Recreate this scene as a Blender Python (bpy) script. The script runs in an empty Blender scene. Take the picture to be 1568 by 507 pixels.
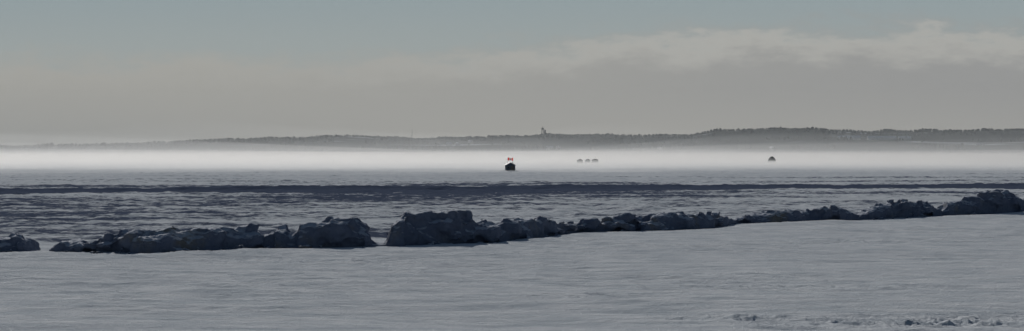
import bpy, bmesh, math, numpy as np, random
from mathutils import Vector
ZOOM=None
random.seed(11); rng=np.random.default_rng(7)
F=2926.0; CX=784.0; HZ=235.0; CH=3.5
SUN_EL=math.radians(22); SUN_AZ=math.radians(-14)   # azimuth from +Y, negative = left
scene=bpy.context.scene

# ---------------------------------------------------------------- noise
def _h(ix,iy,s):
    n=(ix.astype(np.int64)*374761393+iy.astype(np.int64)*668265263+s*1442695041)&0xffffffff
    n=((n^(n>>13))*1274126177)&0xffffffff
    n=(n^(n>>16))&0xffffffff
    return n/4294967295.0
def vn(x,y,s=0):
    ix=np.floor(x);iy=np.floor(y);fx=x-ix;fy=y-iy
    fx=fx*fx*fx*(fx*(fx*6-15)+10);fy=fy*fy*fy*(fy*(fy*6-15)+10)
    a=_h(ix,iy,s);b=_h(ix+1,iy,s);c=_h(ix,iy+1,s);d=_h(ix+1,iy+1,s)
    return (a+(b-a)*fx)*(1-fy)+(c+(d-c)*fx)*fy
def fbm(x,y,s=0,o=4,g=0.5):
    x=np.asarray(x,float);y=np.asarray(y,float)
    t=0;a=1;n=0
    for k in range(o):
        t=t+a*(vn(x+17.3*k,y+9.1*k,s+k)*2-1);n+=a;a*=g;x=x*2.03;y=y*2.03
    return t/n
def ridged(x,y,s=0,o=4):
    t=0;a=1;n=0
    x=np.asarray(x,float);y=np.asarray(y,float)
    for k in range(o):
        t=t+a*(1-np.abs(vn(x+7.7*k,y+3.3*k,s+k)*2-1))**2;n+=a;a*=.5;x=x*2.1;y=y*2.1
    return t/n
def sst(a,b,x):
    t=np.clip((x-a)/(b-a),0,1);return t*t*(3-2*t)

def mesh_from(name,V,Fc,mat=None,smooth=True):
    me=bpy.data.meshes.new(name)
    V=np.asarray(V,np.float32);Fc=np.asarray(Fc,np.int32)
    n=Fc.shape[1]
    me.vertices.add(len(V));me.vertices.foreach_set("co",V.ravel())
    me.loops.add(Fc.size);me.loops.foreach_set("vertex_index",Fc.ravel())
    me.polygons.add(len(Fc));me.polygons.foreach_set("loop_start",np.arange(0,Fc.size,n,dtype=np.int32))
    me.polygons.foreach_set("loop_total",np.full(len(Fc),n,np.int32))
    me.update(calc_edges=True);me.validate()
    me.polygons.foreach_set("use_smooth",np.full(len(me.polygons),smooth))
    ob=bpy.data.objects.new(name,me);scene.collection.objects.link(ob)
    if mat: me.materials.append(mat)
    return ob
def grid_faces(r,c):
    i=np.arange(r-1)[:,None]*c+np.arange(c-1)[None,:]
    return np.stack([i,i+1,i+c+1,i+c],-1).reshape(-1,4)

# ---------------------------------------------------------------- materials
def newmat(name):
    m=bpy.data.materials.new(name);m.use_nodes=True
    nt=m.node_tree;b=nt.nodes["Principled BSDF"]
    return m,nt,b
def N(nt,t,**k):
    n=nt.nodes.new(t)
    for a,v in k.items(): setattr(n,a,v)
    return n
def mathn(nt,op,a,b=None,clamp=False):
    n=N(nt,"ShaderNodeMath",operation=op);n.use_clamp=clamp
    for i,v in enumerate((a,b)):
        if v is None: continue
        if isinstance(v,(int,float)): n.inputs[i].default_value=v
        else: nt.links.new(v,n.inputs[i])
    return n.outputs[0]
def noise(nt,vec,scale,detail=4,rough=.5,mp=(1,1,1)):
    m=N(nt,"ShaderNodeMapping");m.inputs["Scale"].default_value=mp
    nt.links.new(vec,m.inputs[0])
    n=N(nt,"ShaderNodeTexNoise");n.inputs["Scale"].default_value=scale
    n.inputs["Detail"].default_value=detail;n.inputs["Roughness"].default_value=rough
    nt.links.new(m.outputs[0],n.inputs["Vector"]);return n.outputs[0]
def mrange(nt,v,a,b,c=0,d=1,smooth=True):
    n=N(nt,"ShaderNodeMapRange");n.interpolation_type='SMOOTHSTEP' if smooth else 'LINEAR'
    nt.links.new(v,n.inputs[0])
    for i,x in enumerate((a,b,c,d)): n.inputs[i+1].default_value=x
    return n.outputs[0]
def mixc(nt,f,a,b):
    n=N(nt,"ShaderNodeMix",data_type='RGBA')
    if isinstance(f,(int,float)): n.inputs[0].default_value=f
    else: nt.links.new(f,n.inputs[0])
    for i,v in ((6,a),(7,b)):
        if isinstance(v,tuple): n.inputs[i].default_value=(*v,1)
        else: nt.links.new(v,n.inputs[i])
    return n.outputs[2]
def simple(name,col,rough=.7,var=.15,scale=3):
    m,nt,b=newmat(name);tc=N(nt,"ShaderNodeTexCoord")
    f=noise(nt,tc.outputs["Object"],scale)
    c=mixc(nt,f,tuple(x*(1-var) for x in col),tuple(min(1,x*(1+var)) for x in col))
    nt.links.new(c,b.inputs["Base Color"]);b.inputs["Roughness"].default_value=rough
    b.inputs["Specular IOR Level"].default_value=.2
    return m
def cloth_mat(name,col):
    m,nt,b=newmat(name);b.inputs["Base Color"].default_value=(*col,1);b.inputs["Roughness"].default_value=.9
    t=N(nt,"ShaderNodeBsdfTranslucent");t.inputs[0].default_value=(*col,1)
    mx=N(nt,"ShaderNodeMixShader");mx.inputs[0].default_value=.45
    nt.links.new(b.outputs[0],mx.inputs[1]);nt.links.new(t.outputs[0],mx.inputs[2])
    nt.links.new(mx.outputs[0],nt.nodes["Material Output"].inputs[0]);return m

# snow-covered ground (mask attribute = wind-scoured icy share plus painted ridge shade)
m_ground,nt,b=newmat("snow_ground")
geo=N(nt,"ShaderNodeNewGeometry");P=geo.outputs["Position"]
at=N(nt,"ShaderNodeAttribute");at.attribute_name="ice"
n1=noise(nt,P,1.0,5,.6,(.06,.20,1))
n2=noise(nt,P,1.0,7,.75,(.65,.75,1))
nm=mathn(nt,'ADD',mathn(nt,'MULTIPLY',n1,.40),mathn(nt,'MULTIPLY',n2,.60))
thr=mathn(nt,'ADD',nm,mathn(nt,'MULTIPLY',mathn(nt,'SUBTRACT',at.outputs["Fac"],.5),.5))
ice_shade_f=mrange(nt,thr,.47,.58)
n3=noise(nt,P,1.0,6,.7,(.5,1.0,1))
snowc=mixc(nt,mrange(nt,n3,.3,.7),(.64,.69,.73),(.90,.92,.935))
ice_shade_c=mixc(nt,n2,(.07,.09,.145),(.15,.18,.25))
c=mixc(nt,ice_shade_f,snowc,ice_shade_c)
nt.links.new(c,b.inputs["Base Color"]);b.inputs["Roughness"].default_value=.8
b.inputs["Specular IOR Level"].default_value=0
bn=noise(nt,P,1.0,7,.74,(.9,2.0,1));bn2=noise(nt,P,14,3,.6)
bh=mathn(nt,'ADD',bn,mathn(nt,'MULTIPLY',bn2,.25))
bp=N(nt,"ShaderNodeBump");bp.inputs["Strength"].default_value=1;bp.inputs["Distance"].default_value=.17
nt.links.new(bh,bp.inputs["Height"]);nt.links.new(bp.outputs[0],b.inputs["Normal"])

m_bank,nt,b=newmat("plowed_snow")
geo=N(nt,"ShaderNodeNewGeometry");P=geo.outputs["Position"]
f1=noise(nt,P,.5,5,.6);f2=noise(nt,P,2.5,5,.65)
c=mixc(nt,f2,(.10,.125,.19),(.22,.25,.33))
dirt=mrange(nt,f1,.52,.70,0,.75)
c=mixc(nt,dirt,c,(.23,.205,.165))
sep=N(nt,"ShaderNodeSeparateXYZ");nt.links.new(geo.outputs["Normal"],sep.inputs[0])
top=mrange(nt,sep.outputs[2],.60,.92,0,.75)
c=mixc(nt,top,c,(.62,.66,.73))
nt.links.new(c,b.inputs["Base Color"]);b.inputs["Roughness"].default_value=.85
b.inputs["Specular IOR Level"].default_value=.1
bp=N(nt,"ShaderNodeBump");bp.inputs["Strength"].default_value=.8;bp.inputs["Distance"].default_value=.08
nt.links.new(noise(nt,P,5,6,.65),bp.inputs["Height"]);nt.links.new(bp.outputs[0],b.inputs["Normal"])

# ---------------------------------------------------------------- profiles from the photo's geometry
base_px=[(-400,395),(-200,391),(0,387),(60,385),(80,386),(230,391),(400,384),(560,382),(600,381),(750,377),(850,367),(890,359),(1000,357),(1090,352),(1130,342),(1200,341),(1310,337),(1440,331),(1568,326),(1800,317),(2100,307)]
top_px=[(-400,358),(-250,350),(-120,362),(0,356),(40,355),(54,362),(62,386),(78,386),(84,371),(100,363),(125,362),(140,369),(165,357),(190,352),(215,350),(250,349),(265,345),(300,350),(340,346),(390,342),(400,356),(410,357),(425,342),(440,345),(450,355),(460,336),(500,333),(550,331),(562,345),(570,366),(588,366),(598,338),(612,322),(660,324),(700,320),(718,328),(726,338),(740,333),(765,345),(780,333),(815,329),(850,336),(885,338),(905,333),(940,330),(965,325),(990,328),(1005,323),(1040,322),(1090,322),(1110,326),(1125,332),(1150,322),(1200,319),(1250,318),(1285,310),(1300,318),(1312,326),(1340,310),(1375,302),(1420,307),(1436,320),(1445,305),(1480,300),(1520,289),(1545,291),(1568,303),(1640,292),(1750,283),(1900,290),(2100,280)]
def ip(tab,x): 
    a=np.array(tab,float);return np.interp(x,a[:,0],a[:,1])
def bank_pt(px):
    D=CH*F/(ip(base_px,px)-HZ)
    Dm=D+1.5
    return (px-CX)/F*Dm, Dm, CH-(ip(top_px,px)-HZ)*Dm/F
pxs=np.arange(-400,2100,4.0)
BX,BY,BH=[np.array(a) for a in zip(*[bank_pt(p) for p in pxs])]

# ---------------------------------------------------------------- ground
ys=[-150,-100,-60,-30,-10,5,15,22,27]
y=30.0
while y<420: ys.append(y); y*=1.0028
while y<9000: ys.append(y); y*=1.02
ys=np.array(ys)
u=np.concatenate([-np.geomspace(4,.34,40)[:-1],np.linspace(-.33,.33,1000),np.geomspace(.34,4,40)[1:]])
Y=np.repeat(ys[:,None],len(u),1);X=np.maximum(ys,30)[:,None]*u[None,:]
by=np.interp(X,BX,BY)
dist=Y-by                      # >0 : beyond the bank (lake)
far=sst(0,6,dist)
fade=1-sst(350,700,Y)
Z=.18*fbm(X/18,Y/12,1)*fade
# near snowfield: wind crust
Z+=(1-far)*(.050*fbm(X/3.4,Y/1.5,5,5,.6)+.07*(ridged(X/1.8,Y/.7,9,3)-.4)*sst(.4,.7,vn(X/7,Y/5,33)))
# sastrugi patches
for (cx,cy,sx,sy,am,sl,sd_) in ((9.2,40.8,3.4,1.2,.19,.25,14),(4.6,41.0,1.4,.5,.17,.1,15),(6.5,49,4,1.0,.11,.1,19),(2,46,3,.8,.09,0,23),(-6,62,4,1.2,.11,0,29),(-13.5,66,5,1.5,.10,0,31),(14,75,6,2,.09,.3,37)):
    pm=np.exp(-(((X-cx)/sx)**2+((Y-cy-sl*(X-cx))/sy)**2))
    Z+=am*pm*(ridged(X/.5,Y/.5,sd_,4)-.5)
# lake side: rough wind-packed crust
rr=far*fade
Z+=rr*(.13*(ridged(X/2.6,Y/2.0,21,5)-.4)+.10*fbm(X/1.0,Y/1.0,25,3))
# long low plowed ridge across the lake
yr=190+.35*X+4*fbm(X/30,X*0,41)
Z+=.30*np.exp(-((Y-yr)/2.5)**2)*(.6+.5*vn(X/5,Y/3,44))*np.where(Y>100,1,0)
# drift leaning on the bank foot
Z+=.18*np.exp(-((dist+3.3)/1.8)**2)*vn(X/5,Y/20,51)
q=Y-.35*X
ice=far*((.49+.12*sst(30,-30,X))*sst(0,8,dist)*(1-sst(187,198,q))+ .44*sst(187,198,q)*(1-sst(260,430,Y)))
ice+=.70*np.exp(-((Y-yr+7)/8.0)**4)*(Y>100)  # dark stripe before the ridge: its shade painted into the mask
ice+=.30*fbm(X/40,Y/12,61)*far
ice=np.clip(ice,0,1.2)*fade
V=np.stack([X,Y,Z],-1).reshape(-1,3)
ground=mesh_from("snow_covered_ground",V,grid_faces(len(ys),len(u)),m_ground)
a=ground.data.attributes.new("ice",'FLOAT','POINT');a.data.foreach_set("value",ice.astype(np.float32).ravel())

# loose snow crystals that catch the sun
m_cry,nt,b=newmat("ice_crystal");b.inputs["Base Color"].default_value=(.9,.92,.95,1);b.inputs["Roughness"].default_value=.34;b.inputs["Specular IOR Level"].default_value=1
tr=N(nt,"ShaderNodeBsdfTranslucent");tr.inputs[0].default_value=(.9,.93,.96,1)
mx=N(nt,"ShaderNodeMixShader");mx.inputs[0].default_value=.4
nt.links.new(b.outputs[0],mx.inputs[1]);nt.links.new(tr.outputs[0],mx.inputs[2]);nt.links.new(mx.outputs[0],nt.nodes["Material Output"].inputs[0])
nc=3500
cy_=np.exp(rng.uniform(np.log(36),np.log(75),nc));cx_=cy_*rng.uniform(-.33,.33,nc)
jj=np.clip(np.searchsorted(ys,cy_),1,len(ys)-1);ii=np.clip(((cx_/cy_)+.33)/.66*999,0,998).astype(int)+39
czz=Z[jj,ii];keep=cy_<np.interp(cx_,BX,BY)-3
c0=np.stack([cx_,cy_,czz+.012],-1)[keep]
d1=rng.normal(size=(len(c0),3));d1/=np.linalg.norm(d1,axis=1)[:,None]
d2=np.cross(d1,rng.normal(size=(len(c0),3)));d2/=np.linalg.norm(d2,axis=1)[:,None]
sz=rng.uniform(.006,.014,len(c0))[:,None]
cv=np.stack([c0+d1*sz,c0+d2*sz,c0-d1*sz,c0-d2*sz],1).reshape(-1,3)
mesh_from("snow_crystals",cv,np.arange(len(cv)).reshape(-1,4),m_cry,False)

# ---------------------------------------------------------------- snow bank: continuous heap + fused chunks
VV=[];FF=[];off=0
ps=np.arange(-395,2090,2.5);nr=40
RX,RY,RH=[np.array(a) for a in zip(*[bank_pt(p) for p in ps])]
th=np.linspace(0,2*np.pi,nr,endpoint=False)
sgn=lambda v,e:np.sign(v)*np.abs(v)**e
wd=.55+.45*np.clip(RH,0,1.4)
S=np.repeat(RX[:,None],nr,1);T=np.repeat(th[None,:],len(ps),0)
cell=np.floor(RX/1.6+.6*vn(RX/2,RX*0,90));jit=(_h(cell,cell*0,91)-.5)*1.0
yoff=sgn(np.cos(T),.9)*wd[:,None]*(1+.25*fbm(S/1.3,T*1.2,92,3))+np.where(np.cos(T)<0,jit[:,None],0)
zz=sgn(np.sin(T),.8)
Hh=np.maximum(RH*(1.0-.14*vn(RX/.8,RX*0,97)),.02)[:,None]
zt=np.where(zz>0,zz*Hh*(1-.08*np.abs(fbm(S/.9,T*1.5,95,2))),zz*.3)
v=np.stack([S,RY[:,None]+yoff,zt-.02],-1).reshape(-1,3)
i=np.arange(len(ps)-1)[:,None]*nr;j=np.arange(nr)[None,:];j2=(j+1)%nr
f=np.stack([i+j,i+j2,i+nr+j2,i+nr+j],-1).reshape(-1,4)
VV.append(v);FF.append(f);off=len(v)
nu,nv=16,10
def chunk(cx,cy,cz,rx,ry,rz,rot,seed,e=.6,tilt=0):
    th=np.linspace(0,2*np.pi,nu,endpoint=False);ph=np.linspace(-np.pi/2,np.pi/2,nv)
    T,Pp=np.meshgrid(th,ph)
    x=sgn(np.cos(Pp),e)*sgn(np.cos(T),e);y=sgn(np.cos(Pp),e)*sgn(np.sin(T),e);z=sgn(np.sin(Pp),e)
    k=1+.32*fbm(x*1.3+seed*3.1+z,y*1.3+z*1.3+seed,seed,3)
    x,y,z=x*rx*k,y*ry*k,z*rz*k
    x,z=x*math.cos(tilt)-z*math.sin(tilt),x*math.sin(tilt)+z*math.cos(tilt)
    c,s=math.cos(rot),math.sin(rot)
    v=np.stack([cx+c*x-s*y,cy+s*x+c*y,cz+z],-1).reshape(-1,3)
    i=np.arange(nv-1)[:,None]*nu;j=np.arange(nu)[None,:];j2=(j+1)%nu
    return v,np.stack([i+j,i+j2,i+nu+j2,i+nu+j],-1).reshape(-1,4)
px=-395.0;sd=1
while px<2090:
    x,y,h=bank_pt(px)
    h=min(h,bank_pt(px-7)[2]+.08,bank_pt(px+7)[2]+.08)
    if h>.2:
        cs=[]
        if random.random()<.6:
            r=random.uniform(.25,.6)*min(1.0,h)
            cs.append((x,y-random.uniform(.4,.9),min(h*.9-r*.6,h*random.uniform(.2,.65)),r*random.uniform(.9,1.6),r,r*random.uniform(.6,1),random.uniform(.55,.9)))
        if random.random()<.4:
            r=random.uniform(.08,.26)*min(1,h)
            cs.append((x+random.uniform(-.3,.3),y-random.uniform(1.0,1.9),r*.3,r*1.5,r,r*.9,random.uniform(.5,.8)))
        if random.random()<.75 and h>.4:
            r=random.uniform(.14,.38)*min(1,h)
            cs.append((x,y+random.uniform(-.4,.3),h-r*.8,r*random.uniform(1.0,1.6),r*1.2,r,random.uniform(.6,.9)))
        for (a1,b1,c1,rx,ry,rz,e) in cs:
            v,f=chunk(a1,b1,c1,rx,ry,rz,random.uniform(-.5,.5),sd,e,random.uniform(-.3,.3));sd+=1
            VV.append(v);FF.append(f+off);off+=len(v)
    px+=random.uniform(7,17)
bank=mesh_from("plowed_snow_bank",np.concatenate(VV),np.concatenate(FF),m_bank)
bm=bmesh.new();bm.from_mesh(bank.data)
bmesh.ops.holes_fill(bm,edges=[e for e in bm.edges if len(e.link_faces)==1],sides=0)
bmesh.ops.recalc_face_normals(bm,faces=bm.faces);bm.to_mesh(bank.data);bm.free()
r=bank.modifiers.new("fuse",'REMESH');r.mode='VOXEL';r.voxel_size=.06;r.use_smooth_shade=True
sm=bank.modifiers.new("soft",'SMOOTH');sm.iterations=1;sm.factor=.5
tx=bpy.data.textures.new("crack",'VORONOI');tx.noise_scale=1.0;tx.weight_1=-1;tx.weight_2=1
d=bank.modifiers.new("cracks",'DISPLACE');d.texture=tx;d.strength=.24;d.mid_level=.5;d.texture_coords='GLOBAL'
for sc,st in ((.5,.19),(.16,.09)):
    tx=bpy.data.textures.new("lumps",'CLOUDS');tx.noise_scale=sc;tx.noise_depth=3
    d=bank.modifiers.new("lumps",'DISPLACE');d.texture=tx;d.strength=st;d.mid_level=.5;d.texture_coords='GLOBAL'

# ---------------------------------------------------------------- far shore
hill_px=[(-1500,226),(-700,228),(-300,226),(0,224),(120,222),(250,219),(350,214),(450,211),(540,207),(600,211),(640,213),(760,210),(860,206),(960,208),(1050,207),(1090,200),(1180,196),(1230,197),(1300,200),(1400,200),(1568,198),(1900,203),(2500,215),(3500,222)]
m_hill,nt,b=newmat("winter_hillside")
geo=N(nt,"ShaderNodeNewGeometry");P=geo.outputs["Position"]
hf=mrange(nt,noise(nt,P,1,4,.55,(.0035,.010,.01)),.60,.68)
c=mixc(nt,hf,(.045,.055,.055),(.50,.53,.56))
nt.links.new(c,b.inputs["Base Color"]);b.inputs["Roughness"].default_value=.95
b.inputs["Specular IOR Level"].default_value=0
def hillz(x,y):
    D=4600.0
    top=CH+(HZ-ip(hill_px,CX+x/D*F))*D/F-3
    t=sst(3800,4600,y)
    low=6*sst(3790,3850,y)
    z=low+(top-6)*t**1.1+fbm(x/160,y/160,71,3)*4*sst(3850,4200,y)*(1-sst(4400,4600,y)*.6)
    return np.where(y>4600,z-(y-4600)*.02,z)-1.0*(y<3800)
hx=np.linspace(-4500,4500,500);hy=np.concatenate([[3780],np.linspace(3800,4700,50),[5200,5600]])
HX,HY=np.meshgrid(hx,hy)
mesh_from("distant_hills",np.stack([HX,HY,hillz(HX,HY)],-1).reshape(-1,3),grid_faces(len(hy),len(hx)),m_hill)

m_tree,nt,b=newmat("distant_woodland")
geo=N(nt,"ShaderNodeNewGeometry")
c=mixc(nt,mrange(nt,noise(nt,geo.outputs["Position"],.02,3),.4,.6),(.03,.04,.042),(.065,.07,.068))
nt.links.new(c,b.inputs["Base Color"]);b.inputs["Roughness"].default_value=1
b.inputs["Specular IOR Level"].default_value=0
tv=[];tf=[];o=0
def tree(x,y,z,h,r,kind):
    global o
    k=6
    if kind==0: prof=[(0,.08),(.12,.10),(.14,1),(.5,.62),(.8,.28),(1,.02)]
    else: prof=[(0,.10),(.15,.12),(.25,.8),(.55,1),(.85,.7),(1,.15)]
    ang=np.arange(k)/k*2*np.pi+random.random()
    for (t,w) in prof:
        rr=r*w*(1+rng.uniform(-.3,.3,k))
        tv.append(np.stack([x+rr*np.cos(ang),y+rr*np.sin(ang),z+h*t*np.ones(k)+rng.uniform(-.06,.06,k)*h*(t>.1)],-1))
    n=len(prof)
    i=np.arange(n-1)[:,None]*k;j=np.arange(k)[None,:];j2=(j+1)%k
    tf.append(np.stack([i+j,i+j2,i+k+j2,i+k+j],-1).reshape(-1,4)+o);o+=n*k
rows=[(3815,3.5),(3835,4),(3900,6),(4050,8),(4250,8),(4420,6),(4560,3.6),(4590,3.0),(4600,3.0)]
for (ry,sp) in rows:
    x=-2000.0
    while x<2000:
        yy=ry+random.uniform(-12,12) if ry<3900 else ry+random.uniform(-50,8)
        dens=float(vn(np.array(x/90.),np.array(ry/40.),81))
        if dens>.3 or ry>4550:
            h=random.uniform(.6,1.2)*(7 if ry<4550 else 5.2)*(.5+1.0*float(vn(np.array(x/45.),np.array(ry/9.),83)))
            tree(x,yy,float(hillz(np.array(x),np.array(yy)))-1.2,h+1,h*random.uniform(.3,.55),0 if random.random()<.35 else 1)
        x+=random.uniform(.4,1.6)*sp
mesh_from("distant_treeline",np.concatenate(tv),np.concatenate(tf),m_tree,False)

# ---------------------------------------------------------------- part helpers
def part(name,verts,faces,mat,parent):
    me=bpy.data.meshes.new(name);me.from_pydata(verts,[],faces);me.update()
    ob=bpy.data.objects.new(name,me);scene.collection.objects.link(ob);me.materials.append(mat)
    ob.parent=parent;return ob
def box(name,c,s,mat,parent):
    x,y,z=c;a,b_,d=s[0]/2,s[1]/2,s[2]/2
    v=[(x+i*a,y+j*b_,z+k*d) for k in(-1,1) for j in(-1,1) for i in(-1,1)]
    f=[(0,2,3,1),(4,5,7,6),(0,1,5,4),(2,6,7,3),(0,4,6,2),(1,3,7,5)]
    return part(name,v,f,mat,parent)
def empty(name,loc,rot=0):
    e=bpy.data.objects.new(name,None);scene.collection.objects.link(e);e.location=loc;e.rotation_euler[2]=rot
    e.empty_display_size=.5;return e
def gz(x,y):
    j=np.argmin(abs(ys-y));i=np.argmin(abs(X[j]-x));return float(Z[j,i])
def prism(name,w,l,ze,zp,mat,parent,ov=.0,th=0):
    w2=w/2+ov;l2=l/2+ov
    if th==0:
        v=[(-w2,-l2,ze),(w2,-l2,ze),(0,-l2,zp),(-w2,l2,ze),(w2,l2,ze),(0,l2,zp)]
        f=[(0,1,2),(3,5,4),(0,2,5,3),(1,4,5,2),(0,3,4,1)]
    else:
        sl=(zp-ze)/(w/2);zo=ze-sl*ov
        v=[];
        for yy in(-l2,l2):
            v+=[(-w2,yy,zo+.01),(0,yy,zp+.01),(w2,yy,zo+.01),(w2,yy,zo+th),(0,yy,zp+th),(-w2,yy,zo+th)]
        f=[(0,1,4,5),(1,2,3,4),(6,11,10,7),(7,10,9,8),(0,6,7,1),(1,7,8,2),(5,4,10,11),(4,3,9,10),(0,5,11,6),(2,8,9,3)]
    return part(name,v,f,mat,parent)

m_dark=simple("dark_painted_plywood",(.08,.10,.135),.7,.3)
m_far=simple("weathered_plywood",(.07,.075,.08),.8,.2)
m_roof=simple("weathered_roofing",(.34,.36,.38),.6,.2)
m_wood=simple("grey_timber",(.16,.14,.12),.8,.3)
m_glass=simple("dark_window",(.02,.025,.03),.2,.1)
m_red=cloth_mat("red_flag_cloth",(.78,.05,.04))
m_white=cloth_mat("white_flag_cloth",(.75,.75,.73))
m_metal=simple("galvanised_pipe",(.3,.3,.31),.5,.1)

def hut(x,y,w=2.0,l=2.2,h=1.25,p=1.72,rot=0,flag=False,mat=m_dark,rm=None):
    rm=rm or m_roof
    e=empty("ice_fishing_hut",(x,y,gz(x,y)+.0),rot)
    box("skid_left",(-w*.36,0,.06),(.12,l+.5,.16),m_wood,e);box("skid_right",(w*.36,0,.06),(.12,l+.5,.16),m_wood,e)
    box("walls",(0,0,.14+h/2),(w,l,h),mat,e)
    prism("gable",w-.004,l-.004,.14+h,.14+p-.02,mat,e)
    prism("roof",w,l,.14+h,.14+p,rm,e,.14,.07)
    box("door",(w*.18,-l/2-.02,.14+h*.43),(.62,.05,h*.84),m_wood,e)
    box("window",(-w*.24,-l/2-.02,.14+h*.6),(.42,.05,h*.27),m_glass,e)
    box("window_frame",(-w*.24,-l/2-.01,.14+h*.6),(.50,.04,h*.34),rm,e)
    bpy.ops.mesh.primitive_cylinder_add(vertices=10,radius=.05,depth=.5,location=(w*.3,l*.2,.14+p))
    s=bpy.context.object;s.name="stove_pipe";s.data.materials.append(m_metal);s.parent=e
    # snow drifted around the skids
    n=20;vs=[(0,0,.28)];
    for k,(rr,zz_) in enumerate(((.78,.14),(1.2,-.08))):
        for t in range(n):
            a_=2*math.pi*t/n;q=rr*(1+.15*math.sin(3*a_+x)+.08*math.sin(7*a_))
            vs.append((q*w*.62*math.cos(a_),q*l*.62*math.sin(a_),zz_))
    fs=[(0,1+t,1+(t+1)%n) for t in range(n)]+[(1+t,1+n+t,1+n+(t+1)%n,1+(t+1)%n) for t in range(n)]
    part("drifted_snow",vs,fs,m_ground,e)
    if flag:
        bpy.ops.mesh.primitive_cylinder_add(vertices=8,radius=.025,depth=1.35,location=(-.45,0,.14+p+.37))
        s=bpy.context.object;s.name="flag_pole";s.data.materials.append(m_metal);s.parent=e
        z0=.14+p+.45;zz=z0+.56
        def cloth(nm,a,b2,mt,yo=0):
            vs=[];n=8
            for i in range(n+1):
                t=a+(b2-a)*i/n
                for zc in(z0,zz): vs.append((-.42+t,.06*math.sin(t*7)+yo,zc-.07*t))
            part(nm,vs,[(2*i,2*i+2,2*i+3,2*i+1) for i in range(n)],mt,e)
        cloth("flag_red_hoist",0,.27,m_red);cloth("flag_white",.27,.75,m_white);cloth("flag_red_fly",.75,1.02,m_red)
        leaf=[(0,-.2),(.03,-.09),(.14,-.11),(.11,-.05),(.19,.03),(.12,.05),(.08,.13),(.04,.08),(0,.19),(-.04,.08),(-.08,.13),(-.12,.05),(-.19,.03),(-.11,-.05),(-.14,-.11),(-.03,-.09)]
        for sg in(-1,1):
            part("flag_maple_leaf",[(.09+a,.06*math.sin((.51+a)*7)+sg*.012,z0+.24+q) for a,q in leaf],[tuple(range(16))],m_red,e)
    return e
def at_px(px,py):
    D=CH*F/(py-HZ);return (px-CX)/F*D,D
x,y=at_px(781,262.5);hut(x,y,1.8,2.2,1.0,1.45,.10,True)
for (a,bb,w,h,r) in((888,250.5,1.6,.95,.2),(900,250,1.5,.9,-.3),(911,250.2,2.1,1.05,.1)):
    x,y=at_px(a,bb);hut(x,y,w,1.6,h,h+.35,r,False,m_far,m_far)
# rounded pop-up shelter
x,y=at_px(1182,249);e=empty("ice_fishing_tent",(x,y,gz(x,y)))
n=14;vs=[];fs=[];m=6
for i in range(m+1):
    t=i/m;rr=1.4*(1+.12*math.sin(t*math.pi))*math.cos(t*math.pi/2*.93)**.55;zt=2.3*t
    for j in range(n):
        a_=2*math.pi*j/n;q=1+.05*math.cos(4*a_)
        vs.append((rr*q*math.cos(a_),rr*q*math.sin(a_),zt))
for i in range(m):
    for j in range(n):
        fs.append((i*n+j,i*n+(j+1)%n,(i+1)*n+(j+1)%n,(i+1)*n+j))
fs.append(tuple(m*n+j for j in range(n)))
part("canopy",vs,fs,m_far,e);box("door_flap",(0,-1.42,.6),(.7,.06,1.1),m_glass,e)

# farm buildings on the far shore
m_wall=simple("white_siding",(.78,.79,.80),.7,.05)
m_snowroof=simple("snowy_roof",(.8,.82,.85),.9,.05)
def house(px,d,w,l,h,rot,name="farmhouse"):
    x=(px-CX)/F*d;z=float(hillz(np.array(x),np.array(float(d))))
    e=empty(name,(x,d,z-.3),rot)
    box("walls",(0,0,h/2),(w,l,h),m_wall,e);prism("gable",w-.02,l-.02,h,h+w*.3,m_wall,e);prism("roof",w,l,h,h+w*.3,m_snowroof,e,.4,.25)
    for i in(-1,1): 
        box("window",(i*w*.25,-l/2-.03,h*.55),(1.1,.1,1.3),m_glass,e)
    box("door",(0,-l/2-.03,1.05),(1,.1,2.1),m_wood,e);box("chimney",(w*.2,0,h+w*.3),(.8,.8,1.6),m_wood,e)
for (a,d,w,l,h,r) in((688,4180,9,12,5.5,1.3),(700,4200,8,9,5,.2),(842,3990,8,14,6,1.4),(855,4000,8,9,6,.1),(720,4300,8,8,5,.5),(1182,3990,8,10,4,.4),(1500,4100,8,12,4,1.2),(1010,3980,7,9,4,.9)):
    house(a,d,w,l,h,r)
for (a,d,w,l,h) in((1300,4250,14,50,5),(1350,4270,14,64,5),(1385,4260,13,28,5)):
    house(a,d,w,l,h,math.pi/2+.05,"long_barn")
m_metal2=simple("dark_steel",(.05,.052,.055),.7,.1)
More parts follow.
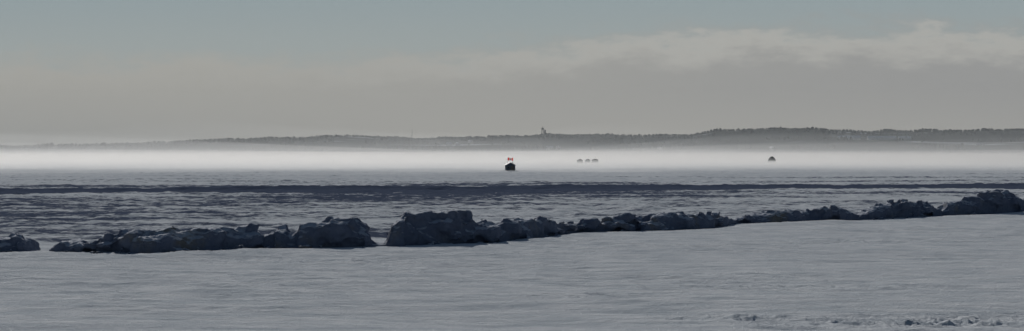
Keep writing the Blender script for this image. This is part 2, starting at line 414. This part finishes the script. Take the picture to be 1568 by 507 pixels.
def tower(px,top,name,w,cabin):
    d=4585.0;x=(px-CX)/F*d;z=float(hillz(np.array(x),np.array(d)));zt=CH+(HZ-top)*d/F;H=zt-z
    e=empty(name,(x,d,z))
    for sx in(-1,1):
        for sy in(-1,1):
            a0=(sx*w/2,sy*w/2);t=w*.12 if cabin else w*.16
            v=[];k=.45
            for zz,s in((0,1),(H*.8,k)):
                for ax,ay in((-t,-t),(t,-t),(t,t),(-t,t)): v.append((a0[0]*s+ax,a0[1]*s+ay,zz))
            part("leg",v,[(0,1,5,4),(1,2,6,5),(2,3,7,6),(3,0,4,7),(0,3,2,1),(4,5,6,7)],m_metal2,e)
    for i in range(1,7):
        s=1-(1-.45)*i/7;zz=H*.8*i/7
        box("brace",(0,-w/2*s,zz),(w*s,.25,.3),m_metal2,e);box("brace",(0,w/2*s,zz),(w*s,.25,.3),m_metal2,e)
        box("brace",(-w/2*s,0,zz),(.25,w*s-.3,.3),m_metal2,e);box("brace",(w/2*s,0,zz),(.25,w*s-.3,.3),m_metal2,e)
    if cabin:
        box("cabin",(0,0,H*.74),(w*.95,w*.95,H*.16),m_metal2,e);box("platform",(0,0,H*.64),(w*1.2,w*1.2,.5),m_metal2,e)
        box("annex",(w*.95,0,H*.32),(w*.7,w*.7,H*.64),m_metal2,e)
    box("antenna",(0,0,H*.9),(.6,.6,H*.22),m_metal2,e)
tower(831,193,"lookout_tower",6,True)
tower(631,198,"radio_mast",1.3,False)

# ---------------------------------------------------------------- blowing snow and aerial haze (real volumes)
def volmat(name,dens,col,g):
    m=bpy.data.materials.new(name);m.use_nodes=True;nt=m.node_tree;nt.nodes.clear()
    o=N(nt,"ShaderNodeOutputMaterial");s=N(nt,"ShaderNodeVolumeScatter")
    s.inputs["Color"].default_value=(*col,1);s.inputs["Density"].default_value=dens;s.inputs["Anisotropy"].default_value=g
    nt.links.new(s.outputs[0],o.inputs["Volume"]);return m
def vol(name,x0,x1,y0,y1,z1,dens,col,g,parent,ramp,rag,seed):
    # closed slab: ragged front edge that rises gradually to full height
    n=160;xs=np.linspace(x0,x1,n)
    f0=y0+rag*fbm(xs/45,xs*0,seed,4,.6);f1=f0+ramp*(.7+.6*vn(xs/70,xs*0,seed+9))
    vs=[];
    for i in range(n):
        zt=z1*(.75+.5*float(vn(np.array(xs[i]/120),np.array(0.),seed+5)))
        vs+=[(xs[i],f0[i],-1),(xs[i],f0[i],.02),(xs[i],f1[i],zt),(xs[i],y1,zt),(xs[i],y1,-1)]
    fs=[]
    for i in range(n-1):
        for k in range(5):
            k2=(k+1)%5;fs.append((i*5+k,(i+1)*5+k,(i+1)*5+k2,i*5+k2))
    fs+=[(0,1,2,3,4),tuple((n-1)*5+k for k in(4,3,2,1,0))]
    part(name,vs,fs,volmat(name,dens,col,g),parent)
ms=empty("blowing_snow_mist",(0,0,0))
for i,(y0,y1,z1,dn,rp,rg) in enumerate(((300,3700,.7,.007,120,80),(350,3680,1.2,.0040,160,80),(420,3650,2.4,.0018,200,80),(600,3600,5.0,.0006,300,60),(800,3550,10,.00022,400,60),(1100,3500,19,.00013,600,60),(1500,3470,34,.00008,700,60))):
    vol("mist_layer_%d"%i,-3000-31*i,3000+29*i,y0,y1,z1,dn,(.96,.98,1),.43,ms,rp,rg,200+i*13)
hz=empty("aerial_haze",(0,0,0))
box("haze",(0,2230,59),(7000,3060,122),volmat("haze",.00015,(.90,.96,1),.08),hz)

# ---------------------------------------------------------------- world
w=bpy.data.worlds.new("World");scene.world=w;w.use_nodes=True;nt=w.node_tree;nt.nodes.clear()
out=N(nt,"ShaderNodeOutputWorld");sky=N(nt,"ShaderNodeTexSky");sky.sky_type='NISHITA';sky.sun_disc=False
sky.sun_elevation=SUN_EL;sky.sun_rotation=SUN_AZ;sky.air_density=1.0;sky.dust_density=.4;sky.ozone_density=1.5
bg=N(nt,"ShaderNodeBackground");bg.inputs[1].default_value=.05
nt.links.new(mixc(nt,.45,sky.outputs[0],(0.0,0.0,0.0)),bg.inputs[0])
tc=N(nt,"ShaderNodeTexCoord");sp=N(nt,"ShaderNodeSeparateXYZ");nt.links.new(tc.outputs["Generated"],sp.inputs[0])
yy=mathn(nt,'MAXIMUM',sp.outputs[1],.05)
el=mathn(nt,'DIVIDE',sp.outputs[2],yy);az=mathn(nt,'DIVIDE',sp.outputs[0],yy)
cb=N(nt,"ShaderNodeCombineXYZ");nt.links.new(az,cb.inputs[0]);nt.links.new(el,cb.inputs[1])
na=noise(nt,cb.outputs[0],1,8,.68,(26,75,1))
nb=noise(nt,cb.outputs[0],1,3,.5,(5,10,1))
edge=mathn(nt,'ADD',mathn(nt,'MULTIPLY',mrange(nt,az,-.12,.12),.016),.046)
edge=mathn(nt,'ADD',edge,mathn(nt,'MULTIPLY',mathn(nt,'SUBTRACT',na,.5),.046))
edge=mathn(nt,'ADD',edge,mathn(nt,'MULTIPLY',mathn(nt,'SUBTRACT',nb,.5),.014))
dd=mathn(nt,'SUBTRACT',edge,el)
cm=mrange(nt,dd,-.010,.007)
rim=mathn(nt,'MULTIPLY',mrange(nt,dd,-.004,.003),mrange(nt,dd,.004,.017,1,0))
rim=mathn(nt,'MULTIPLY',rim,mrange(nt,az,-.16,.10,.15,.75))
clo=mixc(nt,mrange(nt,az,-.20,.26),(.375,.375,.345),(.31,.315,.31))
clo=mixc(nt,mrange(nt,mathn(nt,'ADD',el,mathn(nt,'MULTIPLY',nb,.02)),.008,.05),mixc(nt,mrange(nt,az,-.25,.0),(.32,.33,.32),(.375,.375,.35)),clo)
clo=mixc(nt,rim,clo,(.45,.45,.42))
bc=N(nt,"ShaderNodeBackground");bc.inputs[1].default_value=1.0;nt.links.new(clo,bc.inputs[0])
veil=mixc(nt,mrange(nt,el,.045,.09),(.335,.375,.37),(.28,.34,.36))
bv=N(nt,"ShaderNodeBackground");nt.links.new(veil,bv.inputs[0])
vm=N(nt,"ShaderNodeMixShader");nt.links.new(mrange(nt,el,.10,.28,1,0),vm.inputs[0]);nt.links.new(bg.outputs[0],vm.inputs[1]);nt.links.new(bv.outputs[0],vm.inputs[2])
mx=N(nt,"ShaderNodeMixShader");nt.links.new(cm,mx.inputs[0]);nt.links.new(vm.outputs[0],mx.inputs[1]);nt.links.new(bc.outputs[0],mx.inputs[2])
nt.links.new(mx.outputs[0],out.inputs[0])

# ---------------------------------------------------------------- sun, camera
L=bpy.data.lights.new("sun",'SUN');L.energy=2.4;L.angle=math.radians(.5);L.color=(1,.97,.93)
s=bpy.data.objects.new("sun",L);scene.collection.objects.link(s)
d=Vector((math.sin(SUN_AZ)*math.cos(SUN_EL),math.cos(SUN_AZ)*math.cos(SUN_EL),math.sin(SUN_EL)))
s.rotation_euler=d.to_track_quat('Z','Y').to_euler()
cam=bpy.data.cameras.new("camera");co=bpy.data.objects.new("camera",cam);scene.collection.objects.link(co)
cam.sensor_width=36;cam.lens=36*F/1568;cam.clip_end=20000;cam.clip_start=.5
co.location=(0,0,CH);co.rotation_euler=(math.pi/2-math.atan(18.5/F),0,0)
if ZOOM:
    cam.lens*=ZOOM[2];cam.shift_x=(ZOOM[0]-784)/1568*ZOOM[2];cam.shift_y=-(ZOOM[1]-253.5)/1568*ZOOM[2]
scene.camera=co
scene.view_settings.view_transform='Standard';scene.view_settings.look='None';scene.view_settings.exposure=0
